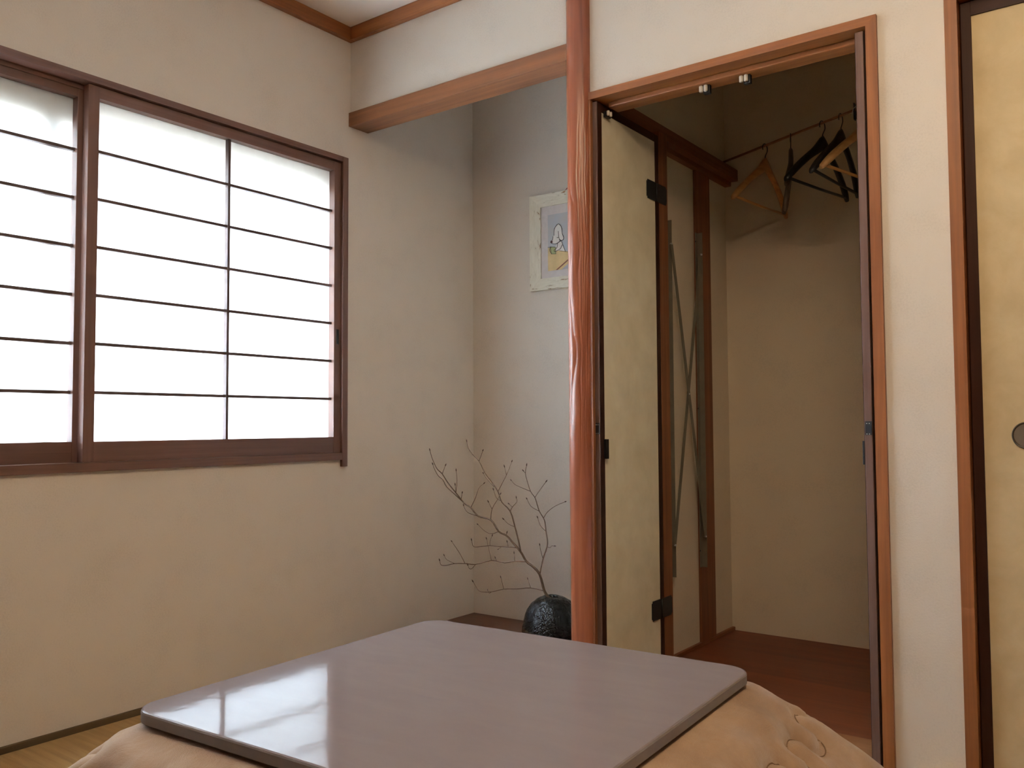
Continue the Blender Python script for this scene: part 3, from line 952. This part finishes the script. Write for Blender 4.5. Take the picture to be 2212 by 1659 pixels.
B0 = BRANCH[0]
base = Vector(B0[3][0])
bm = bmesh.new()
pts = smooth_path([(0.678, 0.352, 0.05)] + B0[3], 4)
tube(bm, pts, [B0[1] + (B0[2] - B0[1]) * (i / (len(pts) - 1)) ** 0.8 for i in range(len(pts))], 8)
bro = obj('bare_branch', bm, 'twig', None, True)
tag(bro, 'bare budding branch standing in the black vase', 'branch')
def bud(parent, p, d):
    bm = bmesh.new()
    d = Vector(d).normalized()
    p = Vector(p)
    tube(bm, [p - d * 0.001, p + d * 0.003, p + d * 0.007, p + d * 0.011], [0.0009, 0.0022, 0.0019, 0.0004], 6)
    obj('bud', bm, 'bud', parent, True)
bud(bro, B0[3][-1], Vector(B0[3][-1]) - Vector(B0[3][-2]))
for nme, r0, r1, W in BRANCH[1:]:
    bm = bmesh.new()
    pts = smooth_path(W, 3)
    tube(bm, pts, [r0 + (r1 - r0) * i / (len(pts) - 1) for i in range(len(pts))], 6)
    t = obj('twig', bm, 'twig', bro, True)
    bud(t, W[-1], Vector(W[-1]) - Vector(W[-2]))

# ------------------------------------------------------------------ framed picture in the alcove
PX0, PX1, PZ0, PZ1, PY = 0.328, 0.690, 1.400, 1.801, D
pf = thing('framed_picture', ((PX0 + PX1) / 2, PY - 0.01, (PZ0 + PZ1) / 2))
tag(pf, 'dog drawing in a peeling white wooden frame on the alcove wall', 'picture')
fw = 0.050
def mitre(name, pts, mat):
    bm = bmesh.new()
    # front face slopes down towards the picture
    (a, b_, c, d) = pts      # outer a,b ; inner c,d
    y_o, y_i, y_b = PY - 0.024, PY - 0.016, PY - 0.001
    r0 = [(a[0], y_o, a[1]), (b_[0], y_o, b_[1]), (c[0], y_i, c[1]), (d[0], y_i, d[1])]
    r1 = [(q[0], y_b, q[1]) for q in pts]
    ring_loft(bm, [r0, r1])
    obj(name, bm, mat, pf)
O = [(PX0, PZ0), (PX1, PZ0), (PX1, PZ1), (PX0, PZ1)]
I = [(PX0 + fw, PZ0 + fw), (PX1 - fw, PZ0 + fw), (PX1 - fw, PZ1 - fw), (PX0 + fw, PZ1 - fw)]
for k in range(4):
    j = (k + 1) % 4
    mitre('frame_rail', [O[k], O[j], I[j], I[k]], 'wornh' if k % 2 == 0 else 'worn')
box('mat_board', (PX0 + fw, PX1 - fw), (PY - 0.0095, PY - 0.002), (PZ0 + fw, PZ1 - fw), 'mat_board', pf)
ax1 = 0.606
pr = box('drawing_sheet', (0.412, ax1), (PY - 0.0100, PY - 0.0094), (1.479, 1.714), 'wash', pf)
def flat(name, pts, y, mat):
    bm = bmesh.new()
    ring_loft(bm, [[(x, PY - y, z) for x, z in pts], [(x, PY - y + 0.0002, z) for x, z in pts]])
    obj(name, bm, mat, pr)
def line(name, pts, y, mat, r=0.0011, sm=True):
    bm = bmesh.new()
    P = [(x, PY - y, z) for x, z in pts]
    tube(bm, smooth_path(P, 4) if sm else P, r, 6)
    obj(name, bm, mat, pr)
flat('painted_table', [(0.412, 1.578), (0.513, 1.549), (ax1, 1.523), (ax1, 1.479), (0.412, 1.479)], 0.0103, 'p_table')
flat('painted_stripe', [(ax1, 1.577), (ax1, 1.571), (0.460, 1.4795), (0.450, 1.4795)], 0.0106, 'p_red')
flat('painted_floor', [(ax1, 1.564), (ax1, 1.4795), (0.481, 1.4795)], 0.0105, 'p_grey')
flat('painted_dog_body', ART['body'], 0.0108, 'p_white')
flat('painted_dog_head', ART['head'], 0.0111, 'p_white')
flat('painted_cup', ART['cup'], 0.0113, 'p_cup')
line('ink_line', ART['head'], 0.0113, 'p_ink')
line('ink_line', ART['ear'], 0.0114, 'p_ink')
line('ink_line', ART['arm'], 0.0113, 'p_ink')
line('ink_line', ART['back'], 0.0113, 'p_ink')
line('ink_line', ART['collar'], 0.0114, 'p_ink', 0.0015)
line('ink_line', ART['eye'], 0.0114, 'p_ink')
line('ink_line', ART['cup'] + ART['cup'][:1], 0.0115, 'p_ink', 0.0009, False)
line('ink_line', ART['cuph'], 0.0115, 'p_ink', 0.0007)
for e in ART['edge']:
    line('ink_line', e, 0.0106, 'p_ink', 0.0007)
line('ink_line', [(0.512, 1.547), (ax1, 1.5225)], 0.0106, 'p_ink', 0.0007)
nx_, nz_ = ART['nose'][0]
flat('painted_nose', [(nx_ + 0.0058 * math.cos(k * math.pi / 6), nz_ + 0.0062 * math.sin(k * math.pi / 6)) for k in range(12)], 0.0116, 'p_nose')
bm = bmesh.new()
tube(bm, smooth_path([(0.495, PY - 0.006, PZ1 - 0.004), (0.503, PY - 0.006, PZ1 + 0.010), (0.511, PY - 0.005, PZ1 + 0.012), (0.519, PY - 0.006, PZ1 - 0.004)], 4), 0.0016, 8)
obj('hanging_cord', bm, 'red', pf, True)

# ------------------------------------------------------------------ closet rail and hangers
RA, RB = Vector((1.049, 1.053, 1.8995)), Vector((1.925, 0.6356, 1.8995))
bm = bmesh.new()
tube(bm, [RA - (RB - RA) * 0.02, RA.lerp(RB, 0.33), RA.lerp(RB, 0.66), RB], 0.0048, 12)
rod = obj('hanging_rod', bm, 'rod', None, True)
tag(rod, 'thin wooden rod across the closet carrying the hangers', 'rod')
def rod_at(x):
    return RA.lerp(RB, (x - RA.x) / (RB.x - RA.x))

def hanger(x, ang, mats, label, hook_flip=1, wide=0.21, drop=0.150, bar=True, fat=1.0, hook_rot=0.0):
    """local x = along the shoulders, z = down from the rod; ang = heading of local +x"""
    p_ = rod_at(x)
    t = thing('coat_hanger', p_, ang)
    tag(t, label, 'hanger', 'coat hangers on the closet rod')
    f = hook_flip
    R = 0.0185
    pts = []
    c0 = (0.0, -0.0115)
    for k in range(13):
        a = math.radians(-25 + k * (235 / 12))
        pts.append((f * R * math.cos(a), 0, c0[1] + R * math.sin(a)))
    pts += [(f * -0.004, 0, -0.037), (0, 0, -0.047), (0, 0, -0.078)]
    bm = bmesh.new()
    tube(bm, smooth_path(pts, 2), 0.0017, 8)
    obj('hook', bm, 'hook', t, True, local=True)
    # shoulders: loft of rounded sections
    bm = bmesh.new()
    N = 28
    rings = []
    for k in range(N + 1):
        q = -1 + 2 * k / N
        aq = abs(q)
        zc = -0.083 - drop * (0.35 * aq ** 2 + 0.65 * aq) + 0.010 * math.exp(-(q / 0.18) ** 2)
        hh = (0.024 + 0.020 * math.exp(-(q / 0.22) ** 2)) * (1 - 0.35 * max(0, aq - 0.85) / 0.15)
        yy = 0.022 * q * q * fat
        wd = (0.0085 + 0.0060 * fat * max(0, aq - 0.35)) * (1 - 0.3 * max(0, aq - 0.9) / 0.1)
        ring = []
        for m_ in range(10):
            a = 2 * math.pi * m_ / 10
            ca, sa = math.cos(a), math.sin(a)
            ring.append((q * wide, yy + wd * math.copysign(abs(ca) ** 0.7, ca), zc + hh * 0.62 * math.copysign(abs(sa) ** 0.7, sa)))
        rings.append(ring)
    ring_loft(bm, rings)
    obj('shoulders', bm, mats, t, True, local=True)
    if bar:
        bm = bmesh.new()
        zb = -0.083 - drop * 0.97
        tube(bm, [(-wide * 0.96, 0.020 * fat, zb), (0, 0.020 * fat, zb - 0.002), (wide * 0.96, 0.020 * fat, zb)], 0.0052, 8)
        obj('trouser_bar', bm, mats, t, True, local=True)
    return t
def hd(dx, dy):
    return math.atan2(dy, dx)
hanger(1.258, hd(0.12, 0.99), 'hang_l', 'pale wooden coat hanger nearest the closet beam, leftmost on the rod', -1)
hanger(1.375, hd(-0.35, 0.937), 'hang_g', 'grey brown coat hanger turned edge-on, second from the left', 1)
hanger(1.510, hd(0.20, 0.98), 'hang_d', 'black coat hanger in the middle, third from the left', -1)
hanger(1.583, hd(0.08, 0.997), 'hang_d', 'black coat hanger behind the pale one, fourth from the left', -1)
hanger(1.672, hd(0.25, 0.968), 'hang_l', 'pale wooden coat hanger half hidden by the right door leaf', -1, fat=1.5)

ck = rod_at(1.640)
t = thing('metal_clip', ck)
tag(t, 'small dark metal clip hanging on the rod by the right door leaf', 'clip')
bm = bmesh.new()
bx(bm, (-0.005, -0.001), (-0.010, 0.010), (-0.035, 0.022), 0.001)
obj('clip_jaw', bm, 'black', t, local=True)
bm = bmesh.new()
bx(bm, (0.003, 0.007), (-0.010, 0.010), (-0.035, -0.007), 0.001)
obj('clip_jaw', bm, 'black', t, local=True)
bm = bmesh.new()
tube(bm, [(-0.012, -0.008, -0.028), (-0.004, -0.012, 0.002), (0.008, -0.010, 0.010)], 0.0015, 6)
obj('clip_spring', bm, 'steel', t, True, local=True)

# ------------------------------------------------------------------ grey metal cross-braced bars leaning on the closet side wall
rk = thing('metal_brace_frame', (1.03, 0.70, 0.295))
tag(rk, 'grey metal cross-braced frame fixed to the closet side wall', 'metal frame')
def upright(y0, y1, z0, z1):
    bm = bmesh.new()
    bx(bm, (1.0145, 1.0165), (y0, y1), (z0, z1))
    bx(bm, (1.0165, 1.036), (y1 - 0.002, y1), (z0, z1))
    return bm
def upright2(y0, y1, z0, z1):
    bm = bmesh.new()
    bx(bm, (1.0145, 1.0165), (y0, y1), (z0, z1))
    bx(bm, (1.0165, 1.036), (y0 + 0.018, y0 + 0.020), (z0, z1))
    return bm
u1 = obj('upright', upright(0.560, 0.602, 0.297, 1.580), 'zinc', rk)
u2 = obj('upright', upright2(0.846, 0.886, 0.297, 1.580), 'zinc', rk)
def brace(a, b_, x):
    bm = bmesh.new()
    a, b_ = Vector((x, a[0], a[1])), Vector((x, b_[0], b_[1]))
    d = (b_ - a).normalized()
    n = Vector((0, -d.z, d.y)) * 0.0095
    X = Vector((0.002, 0, 0))
    ring_loft(bm, [[a + n, a - n, a - n + X, a + n + X], [b_ + n, b_ - n, b_ - n + X, b_ + n + X]])
    return bm
obj('cross_brace', brace((0.842, 1.490), (0.588, 0.412), 1.0375), 'zinc', rk)
obj('cross_brace', brace((0.588, 1.490), (0.842, 0.416), 1.0405), 'zinc', rk)
for y, z in ((0.842, 1.490), (0.588, 0.412), (0.588, 1.490), (0.842, 0.416), (0.715, 0.952)):
    bm = bmesh.new()
    cyl(bm, (1.036, y, z), 0.0035, 0.009, 'X', 10, 0.001)
    obj('bolt', bm, 'steel', rk, True)
for y, z in ((0.845, 1.545), (0.845, 0.36), (0.845, 0.90), (0.590, 1.54)):
    bm = bmesh.new()
    cyl(bm, (1.0164, y, z), 0.003, 0.002, 'X', 10)
    obj('rivet', bm, 'black', rk, True)
